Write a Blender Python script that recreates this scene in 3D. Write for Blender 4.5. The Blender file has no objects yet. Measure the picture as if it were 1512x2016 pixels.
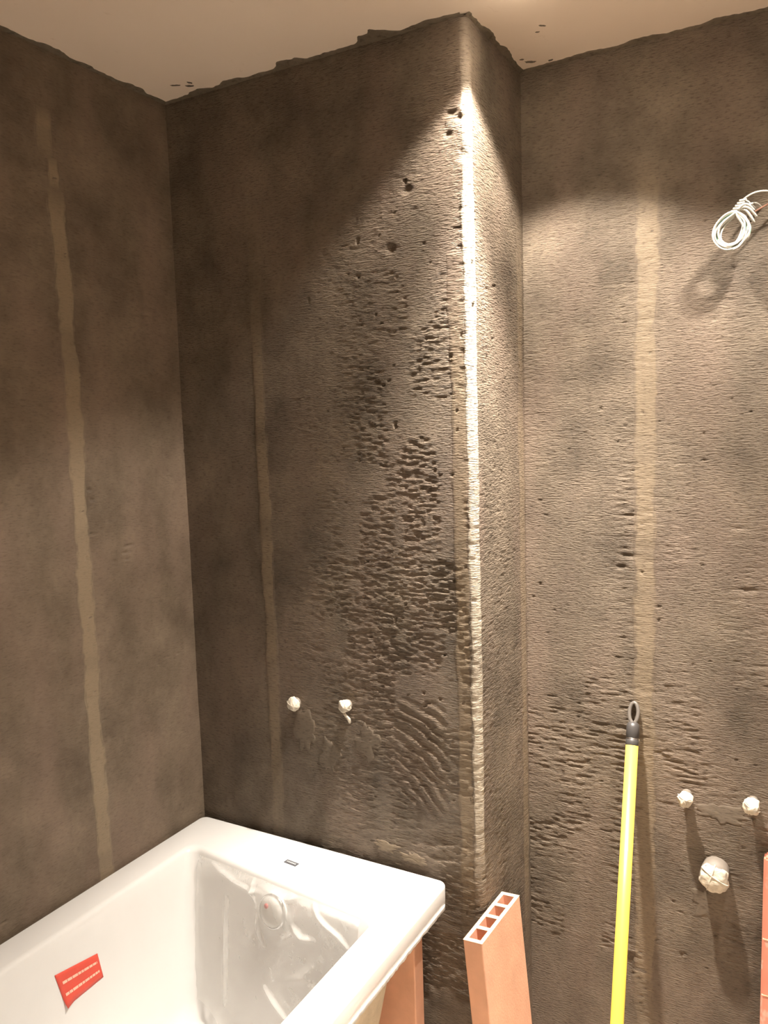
import bpy, bmesh, math, random
import numpy as np
from mathutils import Vector, Matrix

random.seed(7)
SC = bpy.context.scene
COL = SC.collection

# ------------------------------------------------------------------ camera
H = 2.335            # ceiling height
W1 = 0.777           # x of the boxed-out pier's outer corner
D = 0.306            # depth of the recess behind the pier
FPX = 1584.0
cam_d = bpy.data.cameras.new('camera')
cam = bpy.data.objects.new('camera', cam_d)
COL.objects.link(cam)
rt = Vector((0.87193, 0.48868, -0.03045))
up = Vector((-0.02410, 0.10495, 0.99419))
fw = Vector((-0.48904, 0.86613, -0.10328))
m = Matrix((rt, up, -fw)).transposed().to_4x4()
m.translation = Vector((1.41496, -1.50642, 1.55))
cam.matrix_world = m
cam_d.sensor_fit = 'VERTICAL'
cam_d.sensor_height = 32.0
cam_d.lens = FPX / 2016.0 * 32.0
cam_d.clip_start = 0.02
SC.camera = cam

# ------------------------------------------------------------------ world, exposure
wd = bpy.data.worlds.new('world')
SC.world = wd
wd.use_nodes = True
wd.node_tree.nodes['Background'].inputs[0].default_value = (0.9, 0.8, 0.65, 1)
wd.node_tree.nodes['Background'].inputs[1].default_value = 0.05
SC.view_settings.view_transform = 'Standard'
SC.view_settings.look = 'None'
SC.view_settings.gamma = 1.0
SC.view_settings.use_curve_mapping = False
SC.view_settings.exposure = 1.0
SC.cycles.max_bounces = 8
SC.cycles.diffuse_bounces = 5
SC.cycles.glossy_bounces = 3
SC.cycles.transparent_max_bounces = 8
SC.cycles.use_adaptive_sampling = True
SC.cycles.adaptive_threshold = 0.06
SC.cycles.use_light_tree = False
SC.cycles.blur_glossy = 0.3

# recessed downlights: position, then beams (power, half angle in degrees, softness of the beam's edge)
LIGHT_COL = (1.0, 0.915, 0.81)
DOWNLIGHTS = [
    ((0.910, -0.055), ((48.0, 54.5, 0.30), (190.0, 31.0, 1.0))),
    ((1.460, -0.070), ((56.0, 54.5, 0.40),)),
    ((1.450, -1.100), ((180.0, 36.0, 1.0),)),  # added lamp: lights the floor so its bounce brightens the ceiling
    ((1.500, -1.900), ((215.0, 38.0, 1.0),)),  # second added lamp for floor bounce, farther back
]

# ------------------------------------------------------------------ helpers
def link(name, me, mat=None, parent=None, smooth=True):
    o = bpy.data.objects.new(name, me)
    COL.objects.link(o)
    if mat is not None:
        me.materials.append(mat)
    if parent is not None:
        o.parent = parent
    if smooth and len(me.polygons):
        me.polygons.foreach_set('use_smooth', [True] * len(me.polygons))
    return o

def from_bm(name, bm, mat=None, parent=None, smooth=True):
    me = bpy.data.meshes.new(name)
    bmesh.ops.recalc_face_normals(bm, faces=bm.faces[:])
    bm.to_mesh(me)
    bm.free()
    return link(name, me, mat, parent, smooth)

def empty(name, loc, rot=(0, 0, 0)):
    o = bpy.data.objects.new(name, None)
    o.location = loc
    o.rotation_euler = rot
    o.empty_display_size = 0.05
    COL.objects.link(o)
    return o

def tag(o, label, cat, group=None):
    o['label'] = label
    o['category'] = cat
    if group:
        o['group'] = group
    return o

def struct(o, label=None, cat=None):
    o['kind'] = 'structure'
    if label:
        o['label'] = label
    if cat:
        o['category'] = cat
    return o

def grid_mesh(name, P, flip=False):
    ni, nj = P.shape[:2]
    me = bpy.data.meshes.new(name)
    me.vertices.add(ni * nj)
    me.vertices.foreach_set('co', P.astype(np.float32).ravel())
    idx = np.arange(ni * nj).reshape(ni, nj)
    q = np.stack([idx[:-1, :-1], idx[1:, :-1], idx[1:, 1:], idx[:-1, 1:]], -1).reshape(-1, 4)
    if flip:
        q = q[:, ::-1]
    n = len(q)
    me.loops.add(n * 4)
    me.loops.foreach_set('vertex_index', q.astype(np.int32).ravel())
    me.polygons.add(n)
    me.polygons.foreach_set('loop_start', np.arange(0, n * 4, 4, dtype=np.int32))
    me.update(calc_edges=True)
    me.validate()
    return me

def box(bm, x0, x1, y0, y1, z0, z1):
    v = [bm.verts.new(c) for c in ((x0, y0, z0), (x1, y0, z0), (x1, y1, z0), (x0, y1, z0),
                                   (x0, y0, z1), (x1, y0, z1), (x1, y1, z1), (x0, y1, z1))]
    for f in ((0, 3, 2, 1), (4, 5, 6, 7), (0, 1, 5, 4), (1, 2, 6, 5), (2, 3, 7, 6), (3, 0, 4, 7)):
        bm.faces.new([v[i] for i in f])

def tube(bm, pts, r, n=8, closed=False, cap=True):
    pts = [Vector(p) for p in pts]
    k = len(pts)
    rad = r if isinstance(r, (list, tuple)) else [r] * k
    rings = []
    prev = None
    for i, p in enumerate(pts):
        if closed:
            t = pts[(i + 1) % k] - pts[i - 1]
        else:
            t = pts[min(i + 1, k - 1)] - pts[max(i - 1, 0)]
        t.normalize()
        if prev is None:
            a = Vector((0, 0, 1)) if abs(t.z) < 0.9 else Vector((1, 0, 0))
            prev = t.cross(a).normalized()
        nrm = (prev - t * prev.dot(t)).normalized()
        prev = nrm
        b = t.cross(nrm)
        rings.append([bm.verts.new(p + rad[i] * (math.cos(2 * math.pi * j / n) * nrm + math.sin(2 * math.pi * j / n) * b)) for j in range(n)])
    for i in range(k if closed else k - 1):
        A, B = rings[i], rings[(i + 1) % k]
        for j in range(n):
            bm.faces.new((A[j], A[(j + 1) % n], B[(j + 1) % n], B[j]))
    if cap and not closed:
        bm.faces.new(rings[0][::-1])
        bm.faces.new(rings[-1])

def lathe(bm, prof, n=32, axis_from=None, axis_dir=None):
    """prof: list of (r, h); revolved round axis_dir starting at axis_from"""
    o = Vector(axis_from or (0, 0, 0))
    d = Vector(axis_dir or (0, 0, 1)).normalized()
    a = d.cross(Vector((0, 0, 1)) if abs(d.z) < 0.9 else Vector((1, 0, 0))).normalized()
    b = d.cross(a)
    rings = []
    for r, h in prof:
        if r < 1e-6:
            rings.append([bm.verts.new(o + d * h)])
        else:
            rings.append([bm.verts.new(o + d * h + r * (math.cos(2 * math.pi * j / n) * a + math.sin(2 * math.pi * j / n) * b)) for j in range(n)])
    for A, B in zip(rings[:-1], rings[1:]):
        for j in range(n):
            q = (j + 1) % n
            if len(A) == 1 and len(B) == 1:
                continue
            if len(A) == 1:
                bm.faces.new((A[0], B[q], B[j]))
            elif len(B) == 1:
                bm.faces.new((A[j], A[q], B[0]))
            else:
                bm.faces.new((A[j], A[q], B[q], B[j]))

# ---- numpy value noise
_lat = {}
def vn(u, v, seed):
    if seed not in _lat:
        _lat[seed] = np.random.RandomState(seed).rand(257, 257)
    L = _lat[seed]
    u = np.asarray(u, float) + 1000.0
    v = np.asarray(v, float) + 1000.0
    iu = np.floor(u).astype(int); iv = np.floor(v).astype(int)
    fu = u - iu; fv = v - iv
    fu = fu * fu * fu * (fu * (fu * 6 - 15) + 10)
    fv = fv * fv * fv * (fv * (fv * 6 - 15) + 10)
    a = L[iu % 257, iv % 257]; b = L[(iu + 1) % 257, iv % 257]
    c = L[iu % 257, (iv + 1) % 257]; d = L[(iu + 1) % 257, (iv + 1) % 257]
    return (a * (1 - fu) + b * fu) * (1 - fv) + (c * (1 - fu) + d * fu) * fv

def fbm(u, v, seed, o=3):
    t = 0; w = 0; s = 1.0
    for k in range(o):
        t = t + s * vn(u * 2 ** k, v * 2 ** k, seed + k); w += s; s *= 0.5
    return t / w

def sst(a, b, x):
    t = np.clip((x - a) / (b - a), 0, 1)
    return t * t * (3 - 2 * t)

# ------------------------------------------------------------------ materials
def new_mat(name):
    mt = bpy.data.materials.new(name)
    mt.use_nodes = True
    nt = mt.node_tree
    return mt, nt, nt.nodes['Principled BSDF']

def nd(nt, kind, **kw):
    n = nt.nodes.new(kind)
    for k, v in kw.items():
        if k.startswith('i_'):
            key = k[2:]
            n.inputs[int(key) if key.isdigit() else key.replace('_', ' ')].default_value = v
        else:
            setattr(n, k, v)
    return n

def ramp(nt, stops):
    r = nt.nodes.new('ShaderNodeValToRGB')
    el = r.color_ramp.elements
    while len(el) > 1:
        el.remove(el[-1])
    el[0].position = stops[0][0]; el[0].color = (*stops[0][1], 1)
    for p, c in stops[1:]:
        e = el.new(p); e.color = (*c, 1)
    return r

def mapped(nt, scale):
    tc = nd(nt, 'ShaderNodeTexCoord')
    mp = nd(nt, 'ShaderNodeMapping')
    mp.inputs['Scale'].default_value = scale
    nt.links.new(tc.outputs['Object'], mp.inputs[0])
    return mp.outputs[0]

def noise(nt, vec, scale, detail=4, rough=0.55, dist=0.0):
    n = nd(nt, 'ShaderNodeTexNoise')
    n.inputs['Scale'].default_value = scale
    n.inputs['Detail'].default_value = detail
    n.inputs['Roughness'].default_value = rough
    n.inputs['Distortion'].default_value = dist
    nt.links.new(vec, n.inputs['Vector'])
    return n.outputs['Fac']

def mix(nt, fac, a, b, mode='MIX'):
    x = nd(nt, 'ShaderNodeMix', data_type='RGBA', blend_type=mode)
    for sock, val in ((x.inputs[0], fac), (x.inputs[6], a), (x.inputs[7], b)):
        if hasattr(val, 'is_output'):
            nt.links.new(val, sock)
        elif isinstance(val, (int, float)):
            sock.default_value = val
        else:
            sock.default_value = (*val, 1)
    return x.outputs[2]

def cement_mat(name, dark, light, pink, bump=0.5, rough=0.72, pale=None, pale_fac=1.0, grain=0.8):
    """mottled cement render; with pale=..., blends into a second mortar by the mesh attribute 'blend'"""
    mt, nt, b = new_mat(name)
    L = nt.links
    v1 = mapped(nt, (1, 1, 1))
    vv = mapped(nt, (2.2, 2.2, 0.8))       # vertical drips
    vh = mapped(nt, (0.5, 0.5, 2.2))       # horizontal trowel grain
    r1 = ramp(nt, [(0.30, dark), (0.52, tuple((a + c) / 2 for a, c in zip(dark, light))), (0.72, light)])
    L.new(noise(nt, v1, 6.0, 5, 0.66), r1.inputs[0])
    r2 = ramp(nt, [(0.45, (0, 0, 0)), (0.70, (0.6, 0.6, 0.6))])
    L.new(noise(nt, vv, 3.3, 2, 0.5), r2.inputs[0])
    c = mix(nt, r2.outputs[0], r1.outputs[0], pink)
    n1 = noise(nt, vh, 150.0, 2, 0.62)
    if pale is not None:
        at = nd(nt, 'ShaderNodeAttribute', attribute_name='blend')
        f = nd(nt, 'ShaderNodeMath', operation='MULTIPLY'); f.inputs[1].default_value = pale_fac
        L.new(at.outputs['Fac'], f.inputs[0])
        c = mix(nt, f.outputs[0], c, pale)
    r4 = ramp(nt, [(0.30, (0.48, 0.45, 0.42)), (0.45, (0.96, 0.96, 0.96)), (0.75, (1.16, 1.15, 1.13))])
    L.new(n1, r4.inputs[0])
    c = mix(nt, grain, c, r4.outputs[0], 'MULTIPLY')
    L.new(c, b.inputs['Base Color'])
    b.inputs['Roughness'].default_value = rough
    b.inputs['Specular IOR Level'].default_value = 0.35
    bp = nd(nt, 'ShaderNodeBump')
    bp.inputs['Strength'].default_value = bump
    bp.inputs['Distance'].default_value = 0.0040
    L.new(n1, bp.inputs['Height'])
    L.new(bp.outputs[0], b.inputs['Normal'])
    return mt

def plain_mat(name, col, rough=0.5, metal=0.0, var=0.08, vscale=20, bump=0.0, bscale=80, coat=0.0, spec=0.5):
    mt, nt, b = new_mat(name)
    L = nt.links
    v = mapped(nt, (1, 1, 1))
    lo = tuple(c * (1 - var) for c in col); hi = tuple(min(1, c * (1 + var)) for c in col)
    r = ramp(nt, [(0.3, lo), (0.7, hi)])
    L.new(noise(nt, v, vscale, 3), r.inputs[0])
    L.new(r.outputs[0], b.inputs['Base Color'])
    b.inputs['Roughness'].default_value = rough
    b.inputs['Metallic'].default_value = metal
    b.inputs['Coat Weight'].default_value = coat
    b.inputs['Specular IOR Level'].default_value = spec
    if bump:
        bp = nd(nt, 'ShaderNodeBump')
        bp.inputs['Strength'].default_value = bump
        bp.inputs['Distance'].default_value = 0.002
        L.new(noise(nt, v, bscale, 4), bp.inputs['Height'])
        L.new(bp.outputs[0], b.inputs['Normal'])
    return mt

CEM = ((0.074, 0.056, 0.039), (0.200, 0.157, 0.115), (0.190, 0.139, 0.106))
CEML = ((0.088, 0.064, 0.043), (0.212, 0.162, 0.115), (0.225, 0.160, 0.120))
PALE = (0.255, 0.196, 0.130)
M_CEM = cement_mat('cement_render', *CEM, bump=1.0)
M_CEM_L = cement_mat('cement_render_smooth', *CEML, bump=0.22, grain=0.45)
M_STRIP = cement_mat('pale_mortar', *CEM, bump=0.5, pale=PALE, pale_fac=0.58, grain=0.7)
M_STRIP_L = cement_mat('pale_mortar_smooth', *CEML, bump=0.15, pale=PALE, pale_fac=0.9, grain=0.3)
M_BEAD = cement_mat('corner_mortar', *CEM, bump=0.8, pale=(0.42, 0.365, 0.288), pale_fac=0.9)
M_PATCH = cement_mat('trowelled_grey', *CEM, bump=0.10, pale=(0.170, 0.140, 0.108), pale_fac=0.6)
M_SMEAR = cement_mat('wet_cement', (0.095, 0.074, 0.050), (0.165, 0.13, 0.09), (0.15, 0.115, 0.08), bump=0.5)
M_FLOOR = cement_mat('floor_screed', (0.44, 0.38, 0.32), (0.58, 0.51, 0.43), (0.52, 0.45, 0.38), bump=0.2)
M_PLASTER = plain_mat('pale_plaster', (0.34, 0.30, 0.25), rough=0.8, var=0.06, vscale=4)

def ceiling_mat():
    mt, nt, b = new_mat('ceiling_paint')
    L = nt.links
    v = mapped(nt, (1, 1, 1))
    r = ramp(nt, [(0.3, (0.83, 0.69, 0.56)), (0.7, (0.88, 0.745, 0.61))])
    L.new(noise(nt, v, 2.5, 3), r.inputs[0])
    r2 = ramp(nt, [(0.66, (1, 1, 1)), (0.74, (0.72, 0.63, 0.55))])
    L.new(noise(nt, v, 26, 4, 0.65, 1.0), r2.inputs[0])
    L.new(mix(nt, 0.35, r.outputs[0], r2.outputs[0], 'MULTIPLY'), b.inputs['Base Color'])
    b.inputs['Roughness'].default_value = 0.42
    bp = nd(nt, 'ShaderNodeBump'); bp.inputs['Strength'].default_value = 0.08
    L.new(noise(nt, v, 18, 3), bp.inputs['Height'])
    L.new(bp.outputs[0], b.inputs['Normal'])
    return mt
M_CEIL = ceiling_mat()
M_BATH = plain_mat('white_acrylic', (0.76, 0.75, 0.735), rough=0.08, var=0.01, coat=0.3)
M_SHELL = plain_mat('fibreglass_shell', (0.62, 0.54, 0.40), rough=0.7, var=0.12, vscale=30, bump=0.4)
M_CHROME = plain_mat('chrome', (0.72, 0.72, 0.72), rough=0.12, metal=1.0, var=0.02)
M_RED = plain_mat('red_sticker', (0.72, 0.085, 0.055), rough=0.42, var=0.06)
M_PRINT = plain_mat('pale_print', (0.95, 0.55, 0.42), rough=0.45, var=0.03)
M_BADGE = plain_mat('dark_badge', (0.10, 0.10, 0.11), rough=0.3, var=0.05)
M_BADGE2 = plain_mat('silver_print', (0.50, 0.50, 0.50), rough=0.3, var=0.05)
M_REDDOT = plain_mat('red_dot', (0.60, 0.16, 0.15), rough=0.4)
M_CLAY = plain_mat('terracotta', (0.76, 0.425, 0.285), rough=0.75, var=0.10, vscale=14, bump=0.25, bscale=220, spec=0.3)
M_CLAYCUT = plain_mat('terracotta_cut_end', (0.80, 0.55, 0.36), rough=0.8, var=0.10, vscale=60, bump=0.5, bscale=250, spec=0.3)
M_YELLOW = plain_mat('yellow_enamel', (0.88, 0.60, 0.09), rough=0.34, var=0.03, coat=0.3)
M_BLACK = plain_mat('dark_grey_plastic', (0.055, 0.050, 0.048), rough=0.38, var=0.1)
M_PAPER = plain_mat('plaster_wrapped_paper', (0.60, 0.54, 0.44), rough=0.8, var=0.22, vscale=70, bump=0.8, bscale=120)
M_PIPE = plain_mat('pipe_grey', (0.20, 0.17, 0.14), rough=0.6, var=0.12)
M_WIRE = plain_mat('white_wire', (0.50, 0.48, 0.43), rough=0.4, var=0.06, vscale=60)
M_WIREG = plain_mat('green_wire', (0.22, 0.42, 0.30), rough=0.4, var=0.1)
M_WIREB = plain_mat('brown_wire', (0.14, 0.06, 0.035), rough=0.45, var=0.1)
M_TRIM = plain_mat('white_enamel', (0.80, 0.79, 0.76), rough=0.35, var=0.02)

def slab_mat():
    mt, nt, b = new_mat('red_clay_smeared')
    L = nt.links
    v = mapped(nt, (1, 1, 0.6))
    r = ramp(nt, [(0.3, (0.62, 0.21, 0.14)), (0.7, (0.70, 0.27, 0.185))])
    L.new(noise(nt, v, 12, 3), r.inputs[0])
    r2 = ramp(nt, [(0.56, (0, 0, 0)), (0.68, (1, 1, 1))])
    L.new(noise(nt, v, 13, 4, 0.6, 0.5), r2.inputs[0])
    L.new(mix(nt, r2.outputs[0], r.outputs[0], (0.80, 0.66, 0.56)), b.inputs['Base Color'])
    b.inputs['Roughness'].default_value = 0.45
    return mt
M_SLAB = slab_mat()

def film_mat(name, opac):
    mt, nt, b = new_mat(name)
    b.inputs['Base Color'].default_value = (0.88, 0.87, 0.84, 1)
    b.inputs['Roughness'].default_value = 0.14
    b.inputs['Specular IOR Level'].default_value = 0.8
    v = mapped(nt, (1, 1, 1))
    bp = nd(nt, 'ShaderNodeBump'); bp.inputs['Strength'].default_value = 0.25
    bp.inputs['Distance'].default_value = 0.004
    nt.links.new(noise(nt, v, 38, 3, 0.5, 1.2), bp.inputs['Height'])
    nt.links.new(bp.outputs[0], b.inputs['Normal'])
    tr = nd(nt, 'ShaderNodeBsdfTransparent')
    mx = nd(nt, 'ShaderNodeMixShader'); mx.inputs[0].default_value = opac
    nt.links.new(tr.outputs[0], mx.inputs[1]); nt.links.new(b.outputs[0], mx.inputs[2])
    nt.links.new(mx.outputs[0], nt.nodes['Material Output'].inputs['Surface'])
    return mt
M_FILM = film_mat('clear_film', 0.30)
M_FILM2 = film_mat('film_edge', 0.80)

def emit_mat():
    mt, nt, b = new_mat('led_lens')
    b.inputs['Base Color'].default_value = (0.9, 0.85, 0.75, 1)
    b.inputs['Emission Color'].default_value = (1.0, 0.88, 0.70, 1)
    b.inputs['Emission Strength'].default_value = 70.0
    return mt
M_LED = emit_mat()

# ------------------------------------------------------------------ relief of the rendered walls
PITS_PIER = [(0.760, 2.147, 0.010, 0.008, 0.006), (0.742, 2.158, 0.012, 0.006, 0.004), (0.768, 2.075, 0.010, 0.014, 0.007),
             (0.600, 1.919, 0.012, 0.010, 0.004), (0.735, 2.120, 0.008, 0.006, 0.004), (0.640, 2.030, 0.012, 0.008, 0.003),
             (0.700, 1.240, 0.018, 0.006, 0.002), (0.725, 1.215, 0.016, 0.005, 0.002), (0.705, 1.170, 0.018, 0.005, 0.0016),
             (0.655, 0.640, 0.018, 0.008, 0.004), (0.690, 0.655, 0.022, 0.010, 0.005), (0.672, 0.612, 0.020, 0.007, 0.005),
             (0.700, 0.620, 0.012, 0.008, 0.004), (0.620, 1.450, 0.014, 0.006, 0.002)]

def relief_pier(s, z):
    h = 0.0035 * (fbm(s / 0.33, z / 0.36, 11) - 0.5)
    w = 0.22 + 0.78 * sst(0.25, 0.55, s) * (1 - 0.45 * sst(S2 - 0.003, S2 + 0.01, s))
    patch = 0.66 + 0.40 * sst(0.36, 0.64, fbm(s / 0.09, z / 0.20, 21))
    # smooth trowelled islands
    patch = patch * (1 - 0.85 * sst(0.64, 0.72, vn(s / 0.06, z / 0.12, 31)))
    tear = 0.0012 * (fbm(s / 0.020, z / 0.0050, 41, 2) - 0.5)
    tear = tear - 0.0008 * sst(0.55, 0.90, vn(s / 0.014, z / 0.0046, 51))
    h = h + w * patch * tear
    # ragged, larger tearing low down
    low = sst(1.40, 1.10, z) * sst(0.35, 0.55, s) * (s < S1)
    h = h - low * 0.0015 * sst(0.50, 0.80, fbm(s / 0.018, z / 0.0060, 61, 2)) * patch
    # comb marks (arched trowel strokes) above the bath
    c = np.hypot(s - 0.50, z - 0.63)
    comb = sst(0.55, 0.62, s) * sst(0.72, 0.66, s) * sst(0.68, 0.75, z) * sst(0.98, 0.90, z)
    h = h + comb * (0.0004 + 0.0016 * vn(s / 0.03, z / 0.05, 91)) * np.sin((c + 0.012 * vn(s / 0.04, z / 0.03, 92)) * 2 * math.pi / 0.024)
    for ps, pz, rs, rz, dp in PITS_PIER:
        q = ((s - ps) / rs) ** 2 + ((z - pz) / rz) ** 2
        h = h - dp * np.exp(-q * (0.8 + 0.8 * vn(s / 0.006, z / 0.005, 71)))
    pit = vn(s / 0.013, z / 0.010, 81)
    h = h - 0.0030 * sst(0.955, 0.99, pit) * w
    return h

PITS_BACK = [(1.012, 1.250, 0.018, 0.005, 0.004), (1.000, 1.225, 0.014, 0.006, 0.004), (1.020, 1.340, 0.016, 0.004, 0.003),
             (1.262, 1.190, 0.030, 0.004, 0.003), (1.240, 1.320, 0.020, 0.004, 0.002), (0.930, 0.900, 0.016, 0.008, 0.002),
             (1.100, 0.690, 0.024, 0.004, 0.002), (1.290, 2.150, 0.05, 0.002, 0.002)]

def relief_back(s, z):
    h = 0.0040 * (fbm(s / 0.30, z / 0.40, 111) - 0.5)
    patch = sst(0.40, 0.66, fbm(s / 0.14, z / 0.22, 121)) * 0.8 + 0.22
    patch = patch * (1 - 0.7 * sst(0.60, 0.70, vn(s / 0.10, z / 0.16, 131)))
    patch = patch + 0.9 * np.exp(-((s - 1.004 - 0.02 * (vn(z / 0.15, z * 0, 161) - 0.5)) / 0.024) ** 2) * sst(0.3, 0.6, vn(z / 0.09, z * 0 + 4, 162))
    tear = 0.0014 * (fbm(s / 0.034, z / 0.0058, 141, 2) - 0.5) - 0.0010 * sst(0.60, 0.90, vn(s / 0.020, z / 0.0052, 151))
    low = 0.85 + 1.1 * sst(1.2, 0.7, z)
    h = h + patch * tear * low
    for ps, pz, rs, rz, dp in PITS_BACK:
        q = ((s - ps) / rs) ** 2 + ((z - pz) / rz) ** 2
        h = h - dp * np.exp(-q * (0.8 + 0.8 * vn(s / 0.006, z / 0.005, 171)))
    h = h - 0.0028 * sst(0.955, 0.99, vn(s / 0.018, z / 0.007, 181))
    return h

PITS_LEFT = [(-0.30, 1.437, 0.006, 0.004, 0.005), (-0.295, 1.415, 0.006, 0.005, 0.005), (-0.20, 1.30, 0.012, 0.003, 0.004),
             (-0.21, 1.285, 0.010, 0.003, 0.004), (-0.205, 1.27, 0.008, 0.003, 0.003), (-0.34, 0.98, 0.02, 0.01, 0.003),
             (-0.15, 1.95, 0.010, 0.003, 0.003)]

def relief_left(s, z):
    h = 0.0040 * (fbm(s / 0.26, z / 0.40, 211) - 0.5)
    patch = sst(0.48, 0.72, fbm(s / 0.12, z / 0.16, 221))
    h = h + patch * 0.0012 * (fbm(s / 0.020, z / 0.010, 241, 2) - 0.5)
    for ps, pz, rs, rz, dp in PITS_LEFT:
        q = ((s - ps) / rs) ** 2 + ((z - pz) / rz) ** 2
        h = h - dp * np.exp(-q)
    h = h - 0.0022 * sst(0.93, 0.98, vn(s / 0.016, z / 0.010, 281))
    return h

RC = 0.018                      # radius of the pier's rounded corner
S1 = W1 - RC
S2 = S1 + RC * math.pi / 2
S_END = S2 + (D - RC)

def pier_frame(s):
    """profile coordinate -> x, y, nx, ny"""
    s = np.asarray(s, float)
    a = np.clip((s - S1) / RC, 0, math.pi / 2)
    x = np.where(s < S1, s, S1 + RC * np.sin(a))
    y = np.where(s < S1, 0.0, np.where(s < S2, RC - RC * np.cos(a), RC + (s - S2)))
    return x, y, np.sin(a), -np.cos(a)

def pier_pt(s, z, off):
    x, y, nx, ny = pier_frame(s)
    return np.stack([x + nx * off, y + ny * off, np.asarray(z, float) + 0 * x], -1)

def back_pt(s, z, off):
    return np.stack([np.asarray(s, float), D - off, np.asarray(z, float)], -1)

def left_pt(s, z, off):
    return np.stack([np.asarray(off, float), np.asarray(s, float), np.asarray(z, float)], -1)

ZS = np.concatenate([np.arange(-0.04, 0.30, 0.02), np.arange(0.30, H + 0.03, 0.0023)])

def wall_grid(name, svals, pt, relief, mat, flip):
    S, Z = np.meshgrid(svals, ZS, indexing='ij')
    P = pt(S, Z, relief(S, Z))
    B = pt(S, Z, -0.07 * np.ones_like(S))
    # return edges so the wall has depth
    P = np.concatenate([B[:1], P, B[-1:]], 0)
    o = link(name, grid_mesh(name, P, flip), mat)
    return struct(o)

svals = np.concatenate([np.arange(-0.05, 0.30, 0.0045), np.arange(0.30, S1 - 0.002, 0.0026), np.linspace(S1, S2, 13), np.arange(S2 + 0.003, S_END + 0.03, 0.0032)])
wall_pier = wall_grid('wall_pier', svals, pier_pt, relief_pier, M_CEM, False)
wall_pier['label'] = 'boxed-out pier wall in rough grey-brown cement render with bright corner'
svals = np.concatenate([np.arange(W1 - 0.06, 1.40, 0.0034), np.arange(1.43, 2.30, 0.03)])
wall_back = wall_grid('wall_back', svals, back_pt, relief_back, M_CEM, False)
wall_back['label'] = 'recessed back wall in rough grey-brown cement render'
svals = np.concatenate([np.arange(-2.40, -0.72, 0.04), np.arange(-0.72, 0.05, 0.0050)])
wall_left = wall_grid('wall_left', svals, left_pt, relief_left, M_CEM_L, False)
wall_left['label'] = 'left wall in smoother damp brown cement render'

def slab(name, x0, x1, y0, y1, z0, z1, mat, label):
    bm = bmesh.new()
    box(bm, x0, x1, y0, y1, z0, z1)
    o = from_bm(name, bm, mat, smooth=False)
    struct(o)
    o['label'] = label
    return o
ceiling = slab('ceiling', -0.1, 2.3, -2.4, D + 0.1, H, H + 0.08, M_CEIL, 'cream painted ceiling, cement smeared along its edges')
floor = slab('floor', -0.1, 2.3, -2.4, D + 0.1, -0.08, 0.0, M_FLOOR, 'bare cement screed floor')
slab('wall_right', 2.2, 2.28, -2.4, D + 0.05, 0.0, H, M_PLASTER, 'plain plastered right wall beside the photographer')
slab('wall_front', -0.05, 2.2, -2.40, -2.32, 0.0, H, M_PLASTER, 'plain plastered wall behind the photographer')

# pale mortar guide strips set into the render (parts of their walls)
def set_blend(o, vals):
    a = o.data.attributes.new('blend', 'FLOAT', 'POINT')
    a.data.foreach_set('value', np.asarray(vals, np.float32).ravel())

def guide_strip(wall, name, pt, relief, centre, width, z0, z1, mat, seed, proud=0.0003, label=None, fade=0.10):
    nz = max(12, int((z1 - z0) / 0.0035))
    z = np.linspace(z0, z1, nz)
    c = np.array([centre(v) for v in z])
    hw = width / 2 * (1 + 0.5 * (fbm(z / 0.06, z * 0 + 3.3, seed) - 0.5))
    wob = width * 0.30 * (fbm(z / 0.12, z * 0 + 7.7, seed + 5) - 0.5)
    endf = sst(0, fade, z - z0) * sst(0, fade, z1 - z)
    worn = sst(0.20, 0.42, fbm(z / 0.11, z * 0 + 1.1, seed + 11))
    cross = np.concatenate([[-1.3], np.linspace(-1.15, 1.15, 17), [1.3]])
    lift = np.where(np.abs(cross) > 1.2, -1.0, sst(1.2, 0.7, np.abs(cross)) + 0.01)
    rows = []; bl = []
    for k in range(len(cross)):
        s = c + wob + cross[k] * hw
        off = relief(s, z) + (lift[k] * proud * endf + 0.00025 if lift[k] > 0 else -0.0004)
        off = np.where((z - z0 < 0.004) | (z1 - z < 0.004), off - 0.002, off)
        rows.append(pt(s, z, off))
        core = sst(1.12, 0.80, np.abs(cross[k]) + 0.35 * (vn(z / 0.014, z * 0 + k, seed + 9) - 0.5))
        bl.append(core * endf * (0.55 + 0.45 * worn))
    o = link(name, grid_mesh(name, np.stack(rows, 0)), mat, wall)
    set_blend(o, np.stack(bl, 0))
    if label:
        o['label'] = label
    return o

LS = 'pale mortar guide strip'
lc = lambda z: -0.327 - 0.022 * max(0, z - 1.7)
guide_strip(wall_left, 'mortar_strip', left_pt, relief_left, lc, 0.038, 0.45, 2.09, M_STRIP_L, 301, label=LS)
guide_strip(wall_left, 'mortar_strip', left_pt, relief_left, lc, 0.026, 2.05, 2.13, M_STRIP_L, 311, label='short patch of pale mortar', fade=0.035)
guide_strip(wall_left, 'mortar_strip', left_pt, relief_left, lambda z: -0.352, 0.034, 2.110, 2.225, M_STRIP_L, 321, label='short patch of pale mortar', fade=0.045)
guide_strip(wall_pier, 'mortar_strip', pier_pt, relief_pier, lambda z: 0.243, 0.030, 0.45, 2.05, M_STRIP, 331, label=LS, fade=0.5)
guide_strip(wall_pier, 'mortar_strip', pier_pt, relief_pier, lambda z: S1 - 0.014, 0.030, 0.40, 1.90, M_STRIP, 341, label=LS, fade=0.3)
guide_strip(wall_pier, 'corner_bead', pier_pt, relief_pier, lambda z: (S1 + S2) / 2 + 0.003, 0.028, 0.50, 2.29, M_BEAD, 351, proud=0.0010, label='pale mortar corner bead', fade=0.25)
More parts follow.
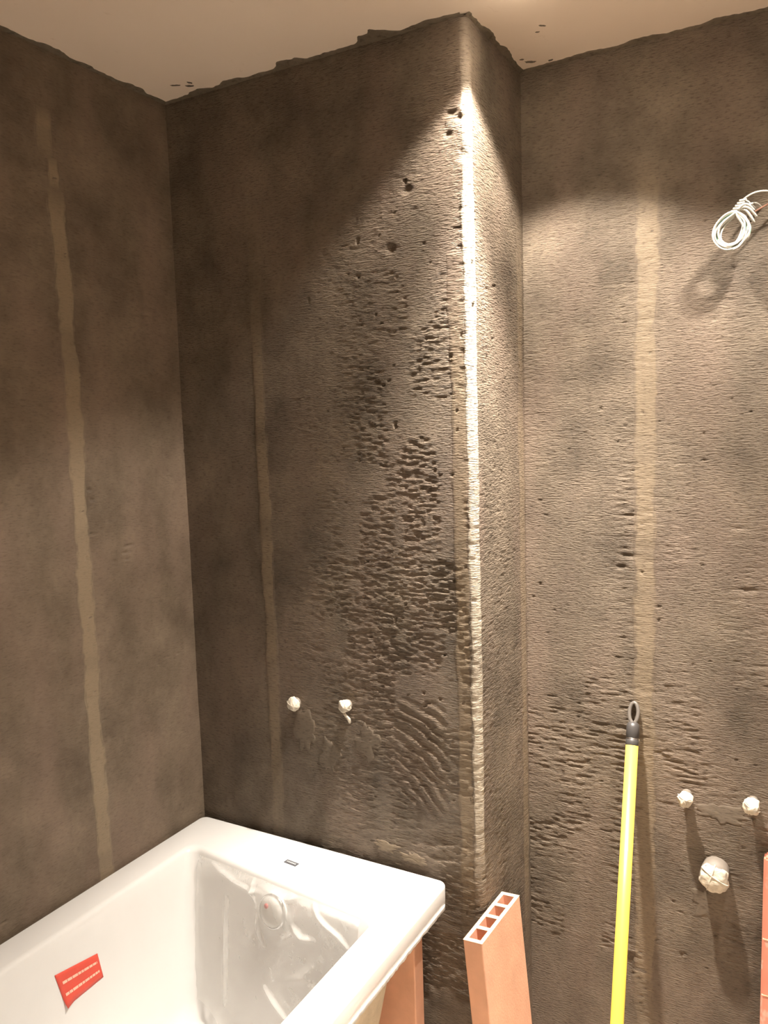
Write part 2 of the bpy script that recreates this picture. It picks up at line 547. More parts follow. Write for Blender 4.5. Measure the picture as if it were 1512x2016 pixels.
guide_strip(wall_pier, 'mortar_strip', pier_pt, relief_pier, lambda z: S_END - 0.026, 0.034, 0.20, 2.05, M_STRIP, 361, label=LS, fade=0.3)
guide_strip(wall_back, 'mortar_strip', back_pt, relief_back, lambda z: 1.052, 0.042, 0.02, 2.15, M_STRIP, 371, label=LS, fade=0.25)

# cement smeared onto the ceiling along the walls (parts of the ceiling)
def edge_smear(name, p0, p1, nrm, base, bumps, seed, thick=0.0018):
    p0 = np.array(p0); p1 = np.array(p1); nrm = np.array(nrm)
    Ln = np.linalg.norm(p1 - p0)
    n = int(Ln / 0.004)
    t = np.linspace(0, Ln, n)
    w = base + 0.010 * np.maximum(0, fbm(t / 0.035, t * 0 + 1.5, seed) - 0.42) + 0.004 * (vn(t / 0.009, t * 0 + 2.5, seed + 3) - 0.5)
    for c, hwid, amt in bumps:
        w = w + amt * np.exp(-((t - c) / hwid) ** 4) * (0.75 + 0.5 * vn(t / 0.012, t * 0, seed + 7))
    w = np.maximum(w, 0.0005)
    d = (p1 - p0) / Ln
    rows = []
    for f, dz in ((-0.012, 0.0), (-0.012, -0.006), (0.0, -0.004), (0.5, -thick * 1.2), (0.9, -thick * 0.7), (1.0, 0.0005)):
        off = (w * f if f >= 0 else np.full(n, f))
        xy = p0[None, :] + t[:, None] * d[None, :] + off[:, None] * nrm[None, :]
        rows.append(np.concatenate([xy, np.full((n, 1), H + dz)], 1))
    return link(name, grid_mesh(name, np.stack(rows, 0)), M_SMEAR, ceiling)
edge_smear('cement_smear', (0, 0), (0, -1.2), (1, 0), 0.006, [(0.10, 0.03, 0.010), (0.325, 0.03, 0.008), (0.24, 0.02, 0.006)], 401)
edge_smear('cement_smear', (0, 0), (W1 - 0.01, 0), (0, -1), 0.006, [(0.115, 0.03, 0.012), (0.21, 0.03, 0.012), (0.372, 0.035, 0.022), (0.585, 0.038, 0.030), (0.70, 0.05, 0.006)], 411)
edge_smear('cement_smear', (W1, 0), (W1, D), (1, 0), 0.007, [(0.10, 0.03, 0.006), (0.20, 0.03, 0.006)], 421)
edge_smear('cement_smear', (W1, D), (2.2, D), (0, -1), 0.006, [(0.14, 0.04, 0.006), (0.27, 0.03, 0.008), (0.42, 0.03, 0.008)], 431)

def ceiling_blot(x, y, rx, ry, rz, seed):
    rnd = random.Random(seed)
    bm = bmesh.new()
    n = 18
    lo = []; hi = []
    for i in range(n):
        a = 2 * math.pi * i / n
        k = 0.65 + 0.55 * rnd.random()
        u, v = rx * k * math.cos(a), ry * k * math.sin(a)
        px = x + u * math.cos(rz) - v * math.sin(rz); py = y + u * math.sin(rz) + v * math.cos(rz)
        hi.append(bm.verts.new((px, py, H + 0.0004)))
        lo.append(bm.verts.new((x + (px - x) * 0.8, y + (py - y) * 0.8, H - 0.0012)))
    bm.faces.new(lo)
    for i in range(n):
        bm.faces.new((hi[i], hi[(i + 1) % n], lo[(i + 1) % n], lo[i]))
    return from_bm('cement_blot', bm, M_SMEAR, ceiling, smooth=False)
for i, a in enumerate([(0.116, -0.042, 0.010, 0.005, 0.6), (0.092, -0.062, 0.012, 0.003, 0.5), (0.128, -0.055, 0.007, 0.003, 1.2),
                       (0.812, 0.272, 0.013, 0.005, 0.5), (0.852, 0.288, 0.006, 0.004, 0.2), (0.800, 0.250, 0.005, 0.003, 0.3),
                       (0.885, 0.130, 0.008, 0.0025, 0.7), (0.868, 0.150, 0.005, 0.002, 0.4)]):
    ceiling_blot(*a, seed=i)

# ------------------------------------------------------------------ bathtub
BX0, BX1 = 0.009, 0.703
BY0, BY1 = -0.013, -1.713       # tap end (wall), far end
ZR = 0.570

def rloop(x0, x1, y0, y1, r, z, skew=0.0, n=8):
    """rounded rectangle; y0 is the tap end; skew lowers the tap end at x1"""
    pts = []
    for cx, cy, a0 in ((x1 - r, y0 - r, 0), (x0 + r, y0 - r, 90), (x0 + r, y1 + r, 180), (x1 - r, y1 + r, 270)):
        for i in range(n + 1):
            a = math.radians(a0 + 90 * i / n)
            x = cx + r * math.cos(a); y = cy + r * math.sin(a)
            if skew:
                f = max(0.0, min(1.0, (y - (y0 - 0.45)) / 0.45))
                y -= skew * f * (x - x0) / (x1 - x0)
            pts.append((x, y, z))
    return pts

def loft(bm, loops, close_last=True, close_first=False):
    R = [[bm.verts.new(p) for p in l] for l in loops]
    n = len(R[0])
    for A, B in zip(R[:-1], R[1:]):
        for j in range(n):
            bm.faces.new((A[j], A[(j + 1) % n], B[(j + 1) % n], B[j]))
    if close_last:
        bm.faces.new(R[-1])
    if close_first:
        bm.faces.new(R[0][::-1])

IX0, IX1, IY0, IY1 = 0.078, 0.636, -0.130, -1.600      # basin mouth
SK = 0.055
def end_wall_y(x, z):
    """surface of the tap-end basin wall"""
    t = (ZR - z) / 0.40
    yy = IY0 - 0.018 - 0.075 * t
    return yy - SK * (x - IX0) / (IX1 - IX0)
def left_wall_x(z):
    return IX0 + 0.014 + 0.055 * (ZR - z) / 0.40

bath = empty('bathtub', (0, 0, 0))
tag(bath, 'white acrylic bathtub set in the corner between left wall and pier', 'bathtub')
bm = bmesh.new()
L = []
e = 0.006
L.append(rloop(BX0 + 0.012, BX1 - 0.012, BY0 - 0.012, BY1 + 0.012, 0.014, ZR - 0.048))
L.append(rloop(BX0 + 0.001, BX1 - 0.001, BY0 - 0.001, BY1 + 0.001, 0.020, ZR - 0.049))
L.append(rloop(BX0, BX1, BY0, BY1, 0.020, ZR - 0.045))
for a in (0, 22.5, 45, 67.5, 90):
    q = math.radians(a)
    o_ = e * (1 - math.cos(q)); zz = ZR - e + e * math.sin(q)
    L.append(rloop(BX0 + o_, BX1 - o_, BY0 - o_, BY1 + o_, 0.020 - o_ * 0.6, zz))
# inner mouth fillet
g = 0.014
for a in (0, 20, 40, 60, 78):
    q = math.radians(a)
    i_ = g * math.sin(q) - 0.001; dz = g * (1 - math.cos(q))
    L.append(rloop(IX0 + i_, IX1 - i_, IY0 - i_ * 1.2, IY1 + i_, 0.030, ZR - dz, SK))
for t in (0.08, 0.2, 0.4, 0.6, 0.8, 0.9):
    L.append(rloop(IX0 + 0.014 + 0.055 * t, IX1 - 0.014 - 0.055 * t, IY0 - 0.018 - 0.075 * t, IY1 + 0.02 + 0.22 * t, 0.032 + 0.03 * t, ZR - 0.40 * t, SK))
for a in (20, 45, 70, 90):
    q = math.radians(a)
    i_ = 0.055 * math.sin(q); dz = 0.045 * (1 - math.cos(math.pi / 2 - q))
    L.append(rloop(IX0 + 0.064 + i_, IX1 - 0.064 - i_, IY0 - 0.086 - i_, IY1 + 0.218 + i_, 0.07, ZR - 0.36 - 0.055 * math.sin(q) , SK))
loft(bm, L)
o = from_bm('basin', bm, M_BATH, bath)
# outer fibreglass shell under the rim
bm = bmesh.new()
L = [rloop(BX0 + 0.011, BX1 - 0.011, BY0 - 0.011, BY1 + 0.011, 0.015, ZR - 0.040),
     rloop(BX0 + 0.030, BX1 - 0.030, BY0 - 0.030, BY1 + 0.030, 0.03, ZR - 0.043),
     rloop(IX0 - 0.015, IX1 + 0.012, IY0 + 0.02, IY1 - 0.02, 0.05, ZR - 0.055),
     rloop(IX0 + 0.020, IX1 - 0.020, IY0 - 0.03, IY1 + 0.10, 0.06, ZR - 0.30),
     rloop(IX0 + 0.050, IX1 - 0.050, IY0 - 0.06, IY1 + 0.20, 0.07, ZR - 0.432),
     rloop(IX0 + 0.080, IX1 - 0.080, IY0 - 0.09, IY1 + 0.23, 0.07, ZR - 0.445)]
loft(bm, L)
from_bm('shell', bm, M_SHELL, bath)
# feet under the shell
for fx in (0.20, 0.50):
    for fy in (-0.36, -1.20):
        bm = bmesh.new()
        lathe(bm, [(0.0, 0.0), (0.028, 0.0), (0.028, 0.012), (0.010, 0.018), (0.010, 0.125), (0.03, 0.128), (0.03, 0.136), (0.0, 0.136)], 16, (fx, fy, 0), (0, 0, 1))
        from_bm('foot', bm, M_PIPE, bath)
# overflow cover on the tap-end wall
ox, oz = 0.366, 0.508
ny = Vector((-SK / (IX1 - IX0) * 1.0, -1.0, 0.1875)).normalized()
oc = Vector((ox, end_wall_y(ox, oz), oz))
bm = bmesh.new()
lathe(bm, [(0.0345, -0.004), (0.0345, 0.010), (0.032, 0.014), (0.020, 0.0165), (0.0, 0.017)], 40, oc, ny)
ov = from_bm('overflow_cover', bm, plain_mat('overflow_white', (0.70, 0.69, 0.66), 0.12, var=0.02), bath)
ov['label'] = 'round overflow cover with chrome ring'
bm = bmesh.new()
lathe(bm, [(0.0350, 0.006), (0.0372, 0.007), (0.0375, 0.010), (0.0355, 0.013), (0.033, 0.0135), (0.0335, 0.010)], 40, oc, ny)
rg = from_bm('ring', bm, M_CHROME, ov)
bm = bmesh.new()
lathe(bm, [(0.0052, 0.0150), (0.0052, 0.0178), (0.0, 0.0180)], 18, oc + Vector((-0.011, 0.002, 0.011)), ny)
from_bm('red_dot', bm, M_REDDOT, ov)
# small dark badge on the rim
bg = bmesh.new()
ang = math.atan2(-0.004, 0.037)
def badge_quad(bm, cx, cy, hx, hy, z0, z1):
    lo = []
    for z in (z0, z1):
        for u, v in ((-hx, -hy), (hx, -hy), (hx, hy), (-hx, hy)):
            lo.append(bm.verts.new((cx + u * math.cos(ang) - v * math.sin(ang), cy + u * math.sin(ang) + v * math.cos(ang), z)))
    for f in ((0, 3, 2, 1), (4, 5, 6, 7), (0, 1, 5, 4), (1, 2, 6, 5), (2, 3, 7, 6), (3, 0, 4, 7)):
        bm.faces.new([lo[i] for i in f])
badge_quad(bg, 0.352, -0.1035, 0.0175, 0.0065, ZR - 0.0005, ZR + 0.0012)
bad = from_bm('badge', bg, M_BADGE, bath, smooth=False)
bad['label'] = 'small dark grey maker badge'
bg = bmesh.new()
for k in range(6):
    badge_quad(bg, 0.352 - 0.0115 + k * 0.0046, -0.1035 - (k - 2.5) * 0.0005, 0.0016, 0.0022, ZR + 0.001, ZR + 0.0016)
from_bm('badge_print', bg, M_BADGE2, bad, smooth=False)

# red sticker on the left basin wall
stk = empty('sticker', (left_wall_x(0.46), -0.497, 0.46))
tag(stk, 'red rectangular sticker with two pale lines of print inside the bathtub', 'sticker')
C00 = Vector((0.0, -0.551, 0.503)); C10 = Vector((0.0, -0.449, 0.487)); C11 = Vector((0.0, -0.444, 0.434)); C01 = Vector((0.0, -0.538, 0.430))
def stick_pt(u, v, lift):
    p = C00 * (1 - u) * (1 - v) + C10 * u * (1 - v) + C11 * u * v + C01 * (1 - u) * v
    curl = max(0.0, (1 - u) * v - 0.80) * 0.030
    return Vector((left_wall_x(p.z) + lift + curl, p.y, p.z)) - Vector(stk.location)
def stick_patch(bm, u0, u1, v0, v1, lift, nu=14, nv=8):
    g_ = [[bm.verts.new(stick_pt(u0 + (u1 - u0) * i / nu, v0 + (v1 - v0) * j / nv, lift)) for j in range(nv + 1)] for i in range(nu + 1)]
    for i in range(nu):
        for j in range(nv):
            bm.faces.new((g_[i][j], g_[i + 1][j], g_[i + 1][j + 1], g_[i][j + 1]))
bm = bmesh.new(); stick_patch(bm, 0, 1, 0, 1, 0.0010)
so = from_bm('label_sheet', bm, M_RED, stk)
so.modifiers.new('thick', 'SOLIDIFY').thickness = 0.0004
for v0 in (0.27, 0.63):
    bm = bmesh.new()
    u = 0.10 if v0 < 0.4 else 0.08
    rnd = random.Random(int(v0 * 100))
    while u < 0.93:
        w_ = rnd.uniform(0.05, 0.13)
        stick_patch(bm, u, min(u + w_, 0.94), v0, v0 + 0.085, 0.0017, 3, 1)
        u += w_ + 0.012
    from_bm('print_line', bm, M_PRINT, stk)

# clear protective film over the tap-end wall, with folds
def creases(x, z):
    h = 0 * x
    for pts, w, amp in FOLDS:
        best = np.full(x.shape, 9.0); tt = np.zeros(x.shape)
        for k in range(len(pts) - 1):
            ax, az = pts[k]; bx, bz = pts[k + 1]
            dx, dz = bx - ax, bz - az
            q = np.clip(((x - ax) * dx + (z - az) * dz) / (dx * dx + dz * dz), 0, 1)
            dd = np.hypot(x - ax - q * dx, z - az - q * dz)
            tt = np.where(dd < best, (k + q) / (len(pts) - 1), tt)
            best = np.minimum(best, dd)
        h = h + amp * np.exp(-(best / w) ** 2) * (0.35 + 0.65 * np.sin(math.pi * np.clip(tt, 0.03, 0.97)))
    return h
FOLDS = [([(0.165, 0.556), (0.205, 0.545), (0.247, 0.535), (0.300, 0.530), (0.335, 0.538)], 0.005, 0.010),
         ([(0.221, 0.490), (0.232, 0.384), (0.240, 0.260)], 0.006, 0.008),
         ([(0.475, 0.552), (0.490, 0.536), (0.509, 0.525), (0.546, 0.512), (0.570, 0.497)], 0.0042, 0.009),
         ([(0.425, 0.492), (0.450, 0.478), (0.482, 0.484)], 0.005, 0.010),
         ([(0.358, 0.345), (0.390, 0.325), (0.430, 0.300)], 0.006, 0.010),
         ([(0.320, 0.500), (0.330, 0.455), (0.345, 0.430)], 0.006, 0.012),
         ([(0.300, 0.560), (0.303, 0.530), (0.322, 0.505)], 0.005, 0.009),
         ([(0.400, 0.540), (0.425, 0.555), (0.440, 0.565)], 0.006, 0.010),
         ([(0.380, 0.450), (0.410, 0.465), (0.440, 0.490)], 0.007, 0.006),
         ([(0.500, 0.450), (0.460, 0.400), (0.420, 0.385)], 0.010, 0.006)]
nu, nv = 150, 130
xu = np.linspace(0.125, 0.596, nu)
zv = np.concatenate([np.linspace(0, 1, nv)])
X, V = np.meshgrid(xu, zv, indexing='ij')
Z = ZR - 0.010 - V * (0.33 + 0.02 * np.sin(X * 30))
Y = end_wall_y(X, Z)
t_ = (X - IX0) / (IX1 - IX0)
bulge = 0.016 * np.exp(-(((X - ox) / 0.045) ** 2 + ((Z - oz) / 0.045) ** 2) ** 2)
off = 0.004 + 0.005 * fbm(X / 0.10, Z / 0.10, 501) + 0.0035 * fbm(X / 0.03, Z / 0.035, 511) * 1.0 + creases(X, Z) + bulge
off = np.where(V < 0.04, off * (0.35 + 0.65 * V / 0.04), off)
P = np.stack([X, Y - off, Z + 0.3 * off], -1)
film = link('protective_film', grid_mesh('protective_film', P), M_FILM)
tag(film, 'wrinkled clear protective film clinging to the bathtub end wall over the overflow', 'plastic film')
# torn edge of the film hanging from the front rim
yy = np.arange(-0.034, -1.69, -0.004)
rag = 0.0005 + 0.005 * fbm(yy / 0.05, yy * 0 + 4.4, 521) * vn(yy / 0.007, yy * 0, 531)
rows = []
for f in (0.0, 0.5, 1.0):
    zz = (ZR - 0.040) * (1 - f) + (ZR - 0.049 - rag) * f
    rows.append(np.stack([BX1 + 0.0007 + 0.0012 * f * vn(yy / 0.02, yy * 0, 541), yy, zz], -1))
film2 = link('protective_film', grid_mesh('protective_film', np.stack(rows, 0)), M_FILM2)
film2.modifiers.new('thick', 'SOLIDIFY').thickness = 0.0004
tag(film2, 'torn ragged white film edge hanging below the front rim of the bathtub', 'plastic film')

# ------------------------------------------------------------------ hollow clay bricks
BW, BL = 0.043, 0.193
def brick_mesh(length, w=BW, l=BL, wall_=0.0085, web=0.0105, nh=4):
    """upright hollow brick: base centre at origin, cells run along z"""
    hl = (l - web * (nh + 1)) / nh
    ys = [-l / 2]
    for k in range(nh):
        ys += [-l / 2 + web + k * (hl + web), -l / 2 + (k + 1) * (hl + web)]
    ys.append(l / 2)
    xs = [-w / 2, -w / 2 + wall_, w / 2 - wall_, w / 2]
    holes = {(1, 1 + 2 * k) for k in range(nh)}
    body = bmesh.new(); caps = []
    for z in (0.0, length):
        ends = bmesh.new()
        for i in range(3):
            for j in range(len(ys) - 1):
                if (i, j) in holes:
                    continue
                ends.faces.new([ends.verts.new(p) for p in ((xs[i], ys[j], z), (xs[i + 1], ys[j], z), (xs[i + 1], ys[j + 1], z), (xs[i], ys[j + 1], z))])
        bmesh.ops.remove_doubles(ends, verts=ends.verts[:], dist=1e-5)
        caps.append(ends)
    def quad(p):
        body.faces.new([body.verts.new(c) for c in p])
    r = 0.003
    ring = []
    for cx, cy, a0 in ((w / 2 - r, l / 2 - r, 0), (-w / 2 + r, l / 2 - r, 90), (-w / 2 + r, -l / 2 + r, 180), (w / 2 - r, -l / 2 + r, 270)):
        for i in range(4):
            a = math.radians(a0 + 30 * i)
            ring.append((cx + r * math.cos(a), cy + r * math.sin(a)))
    for i in range(len(ring)):
        a, b = ring[i], ring[(i + 1) % len(ring)]
        quad(((*a, 0), (*b, 0), (*b, length), (*a, length)))
    for (i, j) in holes:
        x0, x1, y0, y1 = xs[i], xs[i + 1], ys[j], ys[j + 1]
        for a, b in (((x0, y0), (x0, y1)), ((x0, y1), (x1, y1)), ((x1, y1), (x1, y0)), ((x1, y0), (x0, y0))):
            quad(((*a, 0), (*b, 0), (*b, length), (*a, length)))
    bmesh.ops.remove_doubles(body, verts=body.verts[:], dist=1e-5)
    return body, caps

def brick(name, M, length, label, mat=M_CLAY, matc=M_CLAYCUT, **kw):
    e_ = empty(name, (0, 0, 0))
    e_.matrix_world = M
    body, caps = brick_mesh(length, **kw)
    from_bm('clay_body', body, mat, e_, smooth=False)
    for ends in caps:
        from_bm('cut_end', ends, matc, e_, smooth=False)['label'] = 'paler cut end with four square cells'
    tag(e_, label, 'brick', 'hollow clay bricks')
    return e_

# brick leaning on the pier
top = Vector((0.8035, -0.0105, 0.517))
ly = Vector((0.0095, 0.193, 0)).normalized()
lz = Vector((-0.088, 0.0, 1.0)).normalized()
lx = ly.cross(lz).normalized(); ly = lz.cross(lx).normalized()
BLEN = 0.519
M = Matrix((lx, ly, lz)).transposed().to_4x4()
M.translation = top - lz * (top.z / lz.z - 0.0021)
BLEN = (top - M.translation).length
brick('hollow_brick', M, BLEN, 'bright terracotta hollow brick with four cells leaning upright against the pier corner')
# brick standing under the bath rim
M = Matrix.Rotation(math.radians(90), 4, 'Z')
M.translation = Vector((0.5550, -0.0680, 0.0))
brick('hollow_brick', M, 0.505, 'shadowed terracotta brick standing upright under the bathtub rim', l=0.200, w=0.040)

# red slab at the right
slab_e = empty('clay_slab', (1.352, 0.236, 0.0), (math.radians(-4.0), 0, 0))
tag(slab_e, 'salmon-red clay slab with white smears leaning on the back wall at right edge', 'slab')
bm = bmesh.new()
box(bm, -0.050, 0.16, -0.018, 0.018, 0.0, 0.634)
bmesh.ops.bevel(bm, geom=bm.edges[:], offset=0.004, segments=2, affect='EDGES')
from_bm('slab_body', bm, M_SLAB, slab_e, smooth=False)
for k in range(4):
    bm = bmesh.new()
    box(bm, -0.048, 0.158, -0.0192, -0.0165, 0.10 + 0.12 * k, 0.102 + 0.12 * k)
    from_bm('score_line', bm, M_CLAYCUT, slab_e, smooth=False)

# ------------------------------------------------------------------ yellow pole
base = Vector((1.0600, -0.085, 0.004))
tipy = Vector((1.0315, 0.268, 0.834))
dr = (tipy - base).normalized()
pole = empty('extension_pole', base)
tag(pole, 'yellow pole with dark grey looped end leaning on the back wall', 'pole')
def rel(p):
    return p - base
bm = bmesh.new()
lathe(bm, [(0.0, 0.0), (0.0125, 0.0), (0.0135, 0.002), (0.0135, (tipy - base).length), (0.0, (tipy - base).length)], 28, rel(base), dr)
from_bm('shaft', bm, M_YELLOW, pole)
bm = bmesh.new()
lathe(bm, [(0.0, -0.006), (0.0130, -0.006), (0.0140, -0.004), (0.0140, 0.008), (0.0128, 0.009), (0.0128, 0.0105), (0.0142, 0.0115), (0.0142, 0.034), (0.0125, 0.042), (0.008, 0.046), (0.0, 0.046)], 28, rel(tipy), dr)
from_bm('collar', bm, M_BLACK, pole)
bm = bmesh.new()
lathe(bm, [(0.01285, 0.0088), (0.0144, 0.0090), (0.0144, 0.0106), (0.01285, 0.0108)], 28, rel(tipy), dr)
from_bm('collar_ring', bm, M_CHROME, pole)
bm = bmesh.new()
c0 = rel(tipy + dr * 0.066)
side = Vector((1, 0, 0)); side = (side - dr * side.dot(dr)).normalized()
loop = []
for i in range(28):
    a = 2 * math.pi * i / 28
    loop.append(c0 + side * (0.0095 * math.cos(a)) + dr * (0.0225 * math.sin(a)))
tube(bm, loop, 0.0042, 10, closed=True)
from_bm('hanging_loop', bm, plain_mat('loop_grey', (0.13, 0.115, 0.10), 0.35), pole)

# ------------------------------------------------------------------ capped pipe stubs
def crumple(bm, centre, r, flat, axis, seed, sub=4, amp=0.16):
    rnd = np.random.RandomState(seed)
    t = bmesh.ops.create_icosphere(bm, subdivisions=sub, radius=1.0)
    dirs = rnd.normal(size=(26, 3)); dirs /= np.linalg.norm(dirs, axis=1)[:, None]
    ph = rnd.uniform(0.76, 1.0, 26)
    ax = Vector(axis).normalized()
    for v in t['verts']:
        p = np.array(v.co)
        # faceted crumple: clip the ball by random planes
        k = 1.0
        d = dirs @ p
        for a, b in zip(d, ph):
            if a > 1e-3:
                k = min(k, b / a)
        k *= 1 + amp * 0.35 * math.sin(9 * p[0] + 5 * p[1] + seed) * math.sin(8 * p[2] + 3 * p[0] - seed)
        q = Vector(p) * (k * r)
        al = q.dot(ax)
        q = q - ax * al * (1 - flat)
        v.co = Vector(centre) + q

def stub(loc_wall, tip, pr, cr, flat, label, seed, tail=False, name='pipe_stub'):
    base_ = Vector(loc_wall)
    e_ = empty(name, base_)
    tag(e_, label, 'pipe stub', 'capped pipe stubs')
    d = Vector(tip) - base_
    bm = bmesh.new()
    ln = d.length
    lathe(bm, [(0.0, -0.02), (pr, -0.02), (pr, ln), (0.0, ln)], 20, (0, 0, 0), d)
    from_bm('pipe', bm, M_PIPE, e_)
    bm = bmesh.new()
    crumple(bm, d, cr, flat, d, seed)
    from_bm('wrapping', bm, M_PAPER, e_)
    # folded bands of the wrapping
    bm = bmesh.new()
    dn = d.normalized()
    a = dn.cross(Vector((0, 0, 1))).normalized(); b = a.cross(dn)
    rnd = random.Random(seed)
    for k in range(2):
        th = rnd.uniform(0.2, 0.8) + k * 1.05
        u = a * math.cos(th) + b * math.sin(th); w_ = dn
        pts = []
        shift = rnd.uniform(-0.35, 0.35)
        vv_ = u.cross(w_)
        for i in range(13):
            q = math.radians(-80 + 160 * i / 12)
            pts.append(d + (u * math.sin(q) * math.sqrt(1 - shift ** 2) + vv_ * shift) * cr * 0.95 + w_ * cr * flat * (math.cos(q) * 0.93))
        tube(bm, pts, cr * 0.045, 6)
    from_bm('fold', bm, M_PAPER, e_)
    if tail:
        bm = bmesh.new()
        pts = [d + Vector((-0.004, 0.000, -0.016)), d + Vector((0.003, -0.002, -0.022)), d + Vector((0.008, 0.002, -0.030)), d + Vector((0.008, 0.006, -0.040))]
        tube(bm, pts, [0.003, 0.0035, 0.004, 0.003], 6)
        from_bm('wrapping_tail', bm, M_PAPER, e_)
    return e_
stub((0.311, 0.0, 0.910), (0.311, -0.014, 0.910), 0.0125, 0.0175, 0.75, 'small white-wrapped pipe stub above the bathtub, beside the pale mortar strip', 3)
stub((0.455, 0.0, 0.926), (0.455, -0.014, 0.926), 0.0115, 0.0168, 0.75, 'small white-wrapped pipe stub above the bathtub with a hanging shred', 5, tail=True)
stub((1.1427, D, 0.7225), (1.1427, D - 0.030, 0.7225), 0.0110, 0.0185, 0.95, 'small white-wrapped pipe stub on the back wall, nearest the yellow pole', 8)
stub((1.2767, D, 0.734), (1.2767, D - 0.030, 0.734), 0.0110, 0.0190, 0.95, 'small white-wrapped pipe stub on the back wall, nearest the right edge', 12)
stub((1.2044, D, 0.562), (1.2044, D - 0.040, 0.562), 0.0290, 0.0335, 0.40, 'large drain stub stuffed with crumpled white paper, below two small stubs', 17)

# cement collars round the stubs (patches of the walls)
def wall_patch(wall, pt, relief, cs, cz, rs, rz, seed, mat=M_CEM):
    n = 40
    rows = []; bl = []
    a = np.linspace(0, 2 * math.pi, n)
    k = 0.25 + 1.4 * fbm(np.cos(a) * 2.6 + 5, np.sin(a) * 2.6 + 5, seed)
    for f, lift, b in ((0.0, 0.0012, 1), (0.5, 0.0012, 1), (0.8, 0.0010, 0.8), (0.95, 0.0006, 0.3), (1.1, -0.003, 0)):
        s = cs + rs * f * k * np.cos(a); z = cz + rz * f * k * np.sin(a)
        rows.append(pt(s, z, relief(s, z) + lift))
        bl.append(np.full(n, b))
    o = link('render_patch', grid_mesh('render_patch', np.stack(rows, 0), True), mat, wall)
    set_blend(o, np.stack(bl, 0))
    return o
wall_patch(wall_pier, pier_pt, relief_pier, 0.505, 0.845, 0.030, 0.042, 601, M_PATCH)
wall_patch(wall_pier, pier_pt, relief_pier, 0.330, 0.840, 0.032, 0.048, 602, M_PATCH)
wall_patch(wall_pier, pier_pt, relief_pier, 0.400, 0.800, 0.030, 0.040, 603, M_PATCH)
wall_patch(wall_pier, pier_pt, relief_pier, 0.610, 0.594, 0.030, 0.014, 606, M_STRIP)
wall_patch(wall_pier, pier_pt, relief_pier, 0.545, 0.606, 0.032, 0.013, 607, M_STRIP)
wall_patch(wall_back, back_pt, relief_back, 1.215, 0.690, 0.050, 0.022, 604, M_PATCH)
wall_patch(wall_back, back_pt, relief_back, 1.200, 0.480, 0.045, 0.050, 605, M_PATCH)

# ------------------------------------------------------------------ coil of cable on the back wall
coil = empty('cable_coil', (1.232, D, 1.950))
tag(coil, 'coiled bundle of white electric wires hanging from the back wall', 'cable')
cb = Vector(coil.location)
cc = Vector((1.226, 0.236, 1.910)) - cb
rnd = random.Random(21)
for k in range(18):
    bm = bmesh.new()
    q_ = rnd.random(); rx = 0.0205 + 0.0125 * q_ + rnd.uniform(-0.002, 0.002); rz = 0.0225 + 0.0130 * q_ + rnd.uniform(-0.002, 0.002)
    ph = rnd.uniform(0, 6.28)
    dy = rnd.uniform(-0.010, 0.010)
    pts = []
    n = 44
    for i in range(n):
        a = 2 * math.pi * i / n
        pinch = 1 - 0.16 * max(0, math.sin(a)) ** 2      # gathered towards the tie at the top
        x = rx * pinch * math.cos(a) + 0.0015 * math.sin(3 * a + ph)
        z = rz * math.sin(a) + 0.0012 * math.cos(2 * a + ph) + 0.12 * x
        y = dy + 0.004 * math.sin(a + ph)
        # gather the loops at the top right where they are tied
        gth = 0.8 * max(0.0, math.cos(a - math.radians(75))) ** 10
        x = x * (1 - gth) + 0.008 * gth; z = z * (1 - gth) + 0.037 * gth; y = y * (1 - 0.5 * gth)
        pts.append(cc + Vector((x, y, z)))
    tube(bm, pts, 0.0017, 7, closed=True)
    from_bm('wire_loop', bm, M_WIREG if k in (4, 11) else M_WIRE, coil)
# tie and twisted ends
tc_ = cc + Vector((0.009, 0.000, 0.040))
bm = bmesh.new()
pts = []
for i in range(60):
    a = i / 60 * 2 * math.pi * 5
    f = i / 59
    pts.append(tc_ + Vector((-0.006 + 0.018 * f + 0.0055 * math.cos(a), 0.0055 * math.sin(a), -0.004 + 0.022 * f + 0.003 * math.sin(a))))
tube(bm, pts, 0.0018, 6)
from_bm('tie', bm, M_WIRE, coil)
for k, (dx, dz, ln) in enumerate([(0.030, -0.004, 0.030), (0.034, -0.016, 0.030), (0.030, -0.026, 0.026), (0.022, 0.010, 0.026)]):
    bm = bmesh.new()
    p0 = tc_ + Vector((0.002, 0.004 * k - 0.006, -0.002))
    p3 = tc_ + Vector((dx, 0.012, dz))
    pts = []
    for i in range(14):
        f = i / 13
        p = p0.lerp(p3, f) + Vector((0, -0.008 * math.sin(math.pi * f), 0.010 * math.sin(math.pi * f)))
        pts.append(p)
    tube(bm, pts, 0.0023, 7)
    from_bm('wire_end', bm, M_WIRE, coil)
bm = bmesh.new()
pts = []
P0 = tc_ + Vector((0.010, 0.0, 0.016)); P1 = tc_ + Vector((0.035, -0.005, 0.036)); P2 = tc_ + Vector((0.075, 0.02, 0.040)); P3 = Vector((1.350, D + 0.004, 1.930)) - cb
for i in range(24):
    t = i / 23
    pts.append(P0 * (1 - t) ** 3 + P1 * 3 * t * (1 - t) ** 2 + P2 * 3 * t * t * (1 - t) + P3 * t ** 3)
tube(bm, pts, 0.0018, 7)
from_bm('lead_wire', bm, M_WIRE, coil)
bm = bmesh.new()
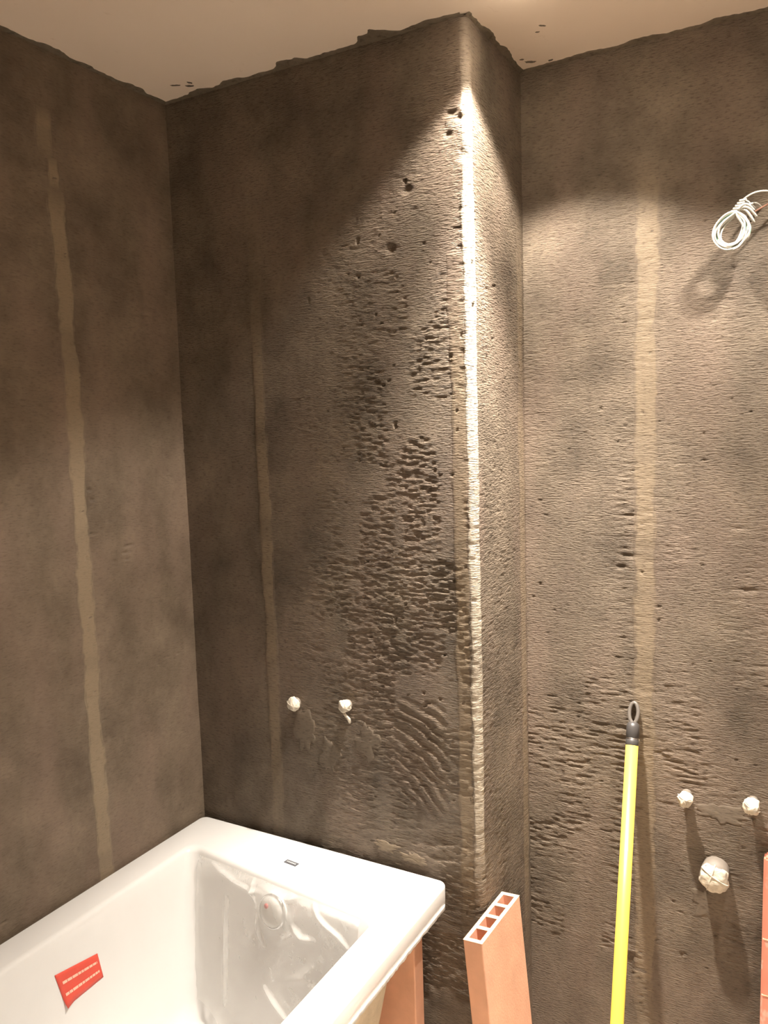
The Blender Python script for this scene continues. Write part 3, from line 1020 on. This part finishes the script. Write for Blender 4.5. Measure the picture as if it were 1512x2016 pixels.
P0 = tc_ + Vector((0.024, 0.010, -0.010)); P3 = Vector((1.340, D + 0.004, 1.985)) - cb
pts = [P0.lerp(P3, i / 12) + Vector((0, 0, 0.004 * math.sin(math.pi * i / 12))) for i in range(13)]
tube(bm, pts, 0.0018, 7)
from_bm('brown_wire', bm, M_WIREB, coil)
# feed wires from the wall to the tie
for k in range(2):
    bm = bmesh.new()
    P0 = tc_ + Vector((0.012 + 0.01 * k, 0.0, 0.006)); P3 = Vector((1.262 + 0.012 * k, D + 0.004, 1.962)) - cb
    pts = [P0.lerp(P3, i / 10) + Vector((0, 0, 0.006 * math.sin(math.pi * i / 10))) for i in range(11)]
    tube(bm, pts, 0.0022, 7)
    from_bm('feed_wire', bm, M_WIRE, coil)

# ------------------------------------------------------------------ ceiling downlights (all out of frame; last two added for floor bounce)
where = ['above the pier corner', 'near the back wall', 'added out of view to bounce light off the floor', 'added behind the photographer to bounce light off the floor']
for i, ((x, y), beams) in enumerate(DOWNLIGHTS):
    e_ = empty('ceiling_light', (x, y, H))
    tag(e_, 'round recessed ceiling downlight ' + where[i], 'light', 'ceiling downlights')
    bm = bmesh.new()
    lathe(bm, [(0.046, 0.0), (0.046, -0.002), (0.044, -0.004), (0.034, -0.005), (0.031, -0.003), (0.031, 0.0)], 36, (0, 0, 0), (0, 0, 1))
    from_bm('trim_ring', bm, M_TRIM, e_)
    bm = bmesh.new()
    lathe(bm, [(0.031, -0.0005), (0.030, -0.006), (0.025, -0.010), (0.014, -0.0125), (0.0, -0.0130)], 30, (0, 0, 0), (0, 0, 1))
    from_bm('lens', bm, M_LED, e_)
    for pw, half, blend in beams:
        nm = 'beam'
        ld = bpy.data.lights.new(nm, 'SPOT')
        ld.energy = pw
        ld.color = LIGHT_COL
        ld.spot_size = math.radians(2 * half)
        ld.spot_blend = blend
        ld.shadow_soft_size = 0.022
        lo = bpy.data.objects.new(nm, ld)
        COL.objects.link(lo)
        lo.parent = e_
        lo.location = (0, 0, -0.016)
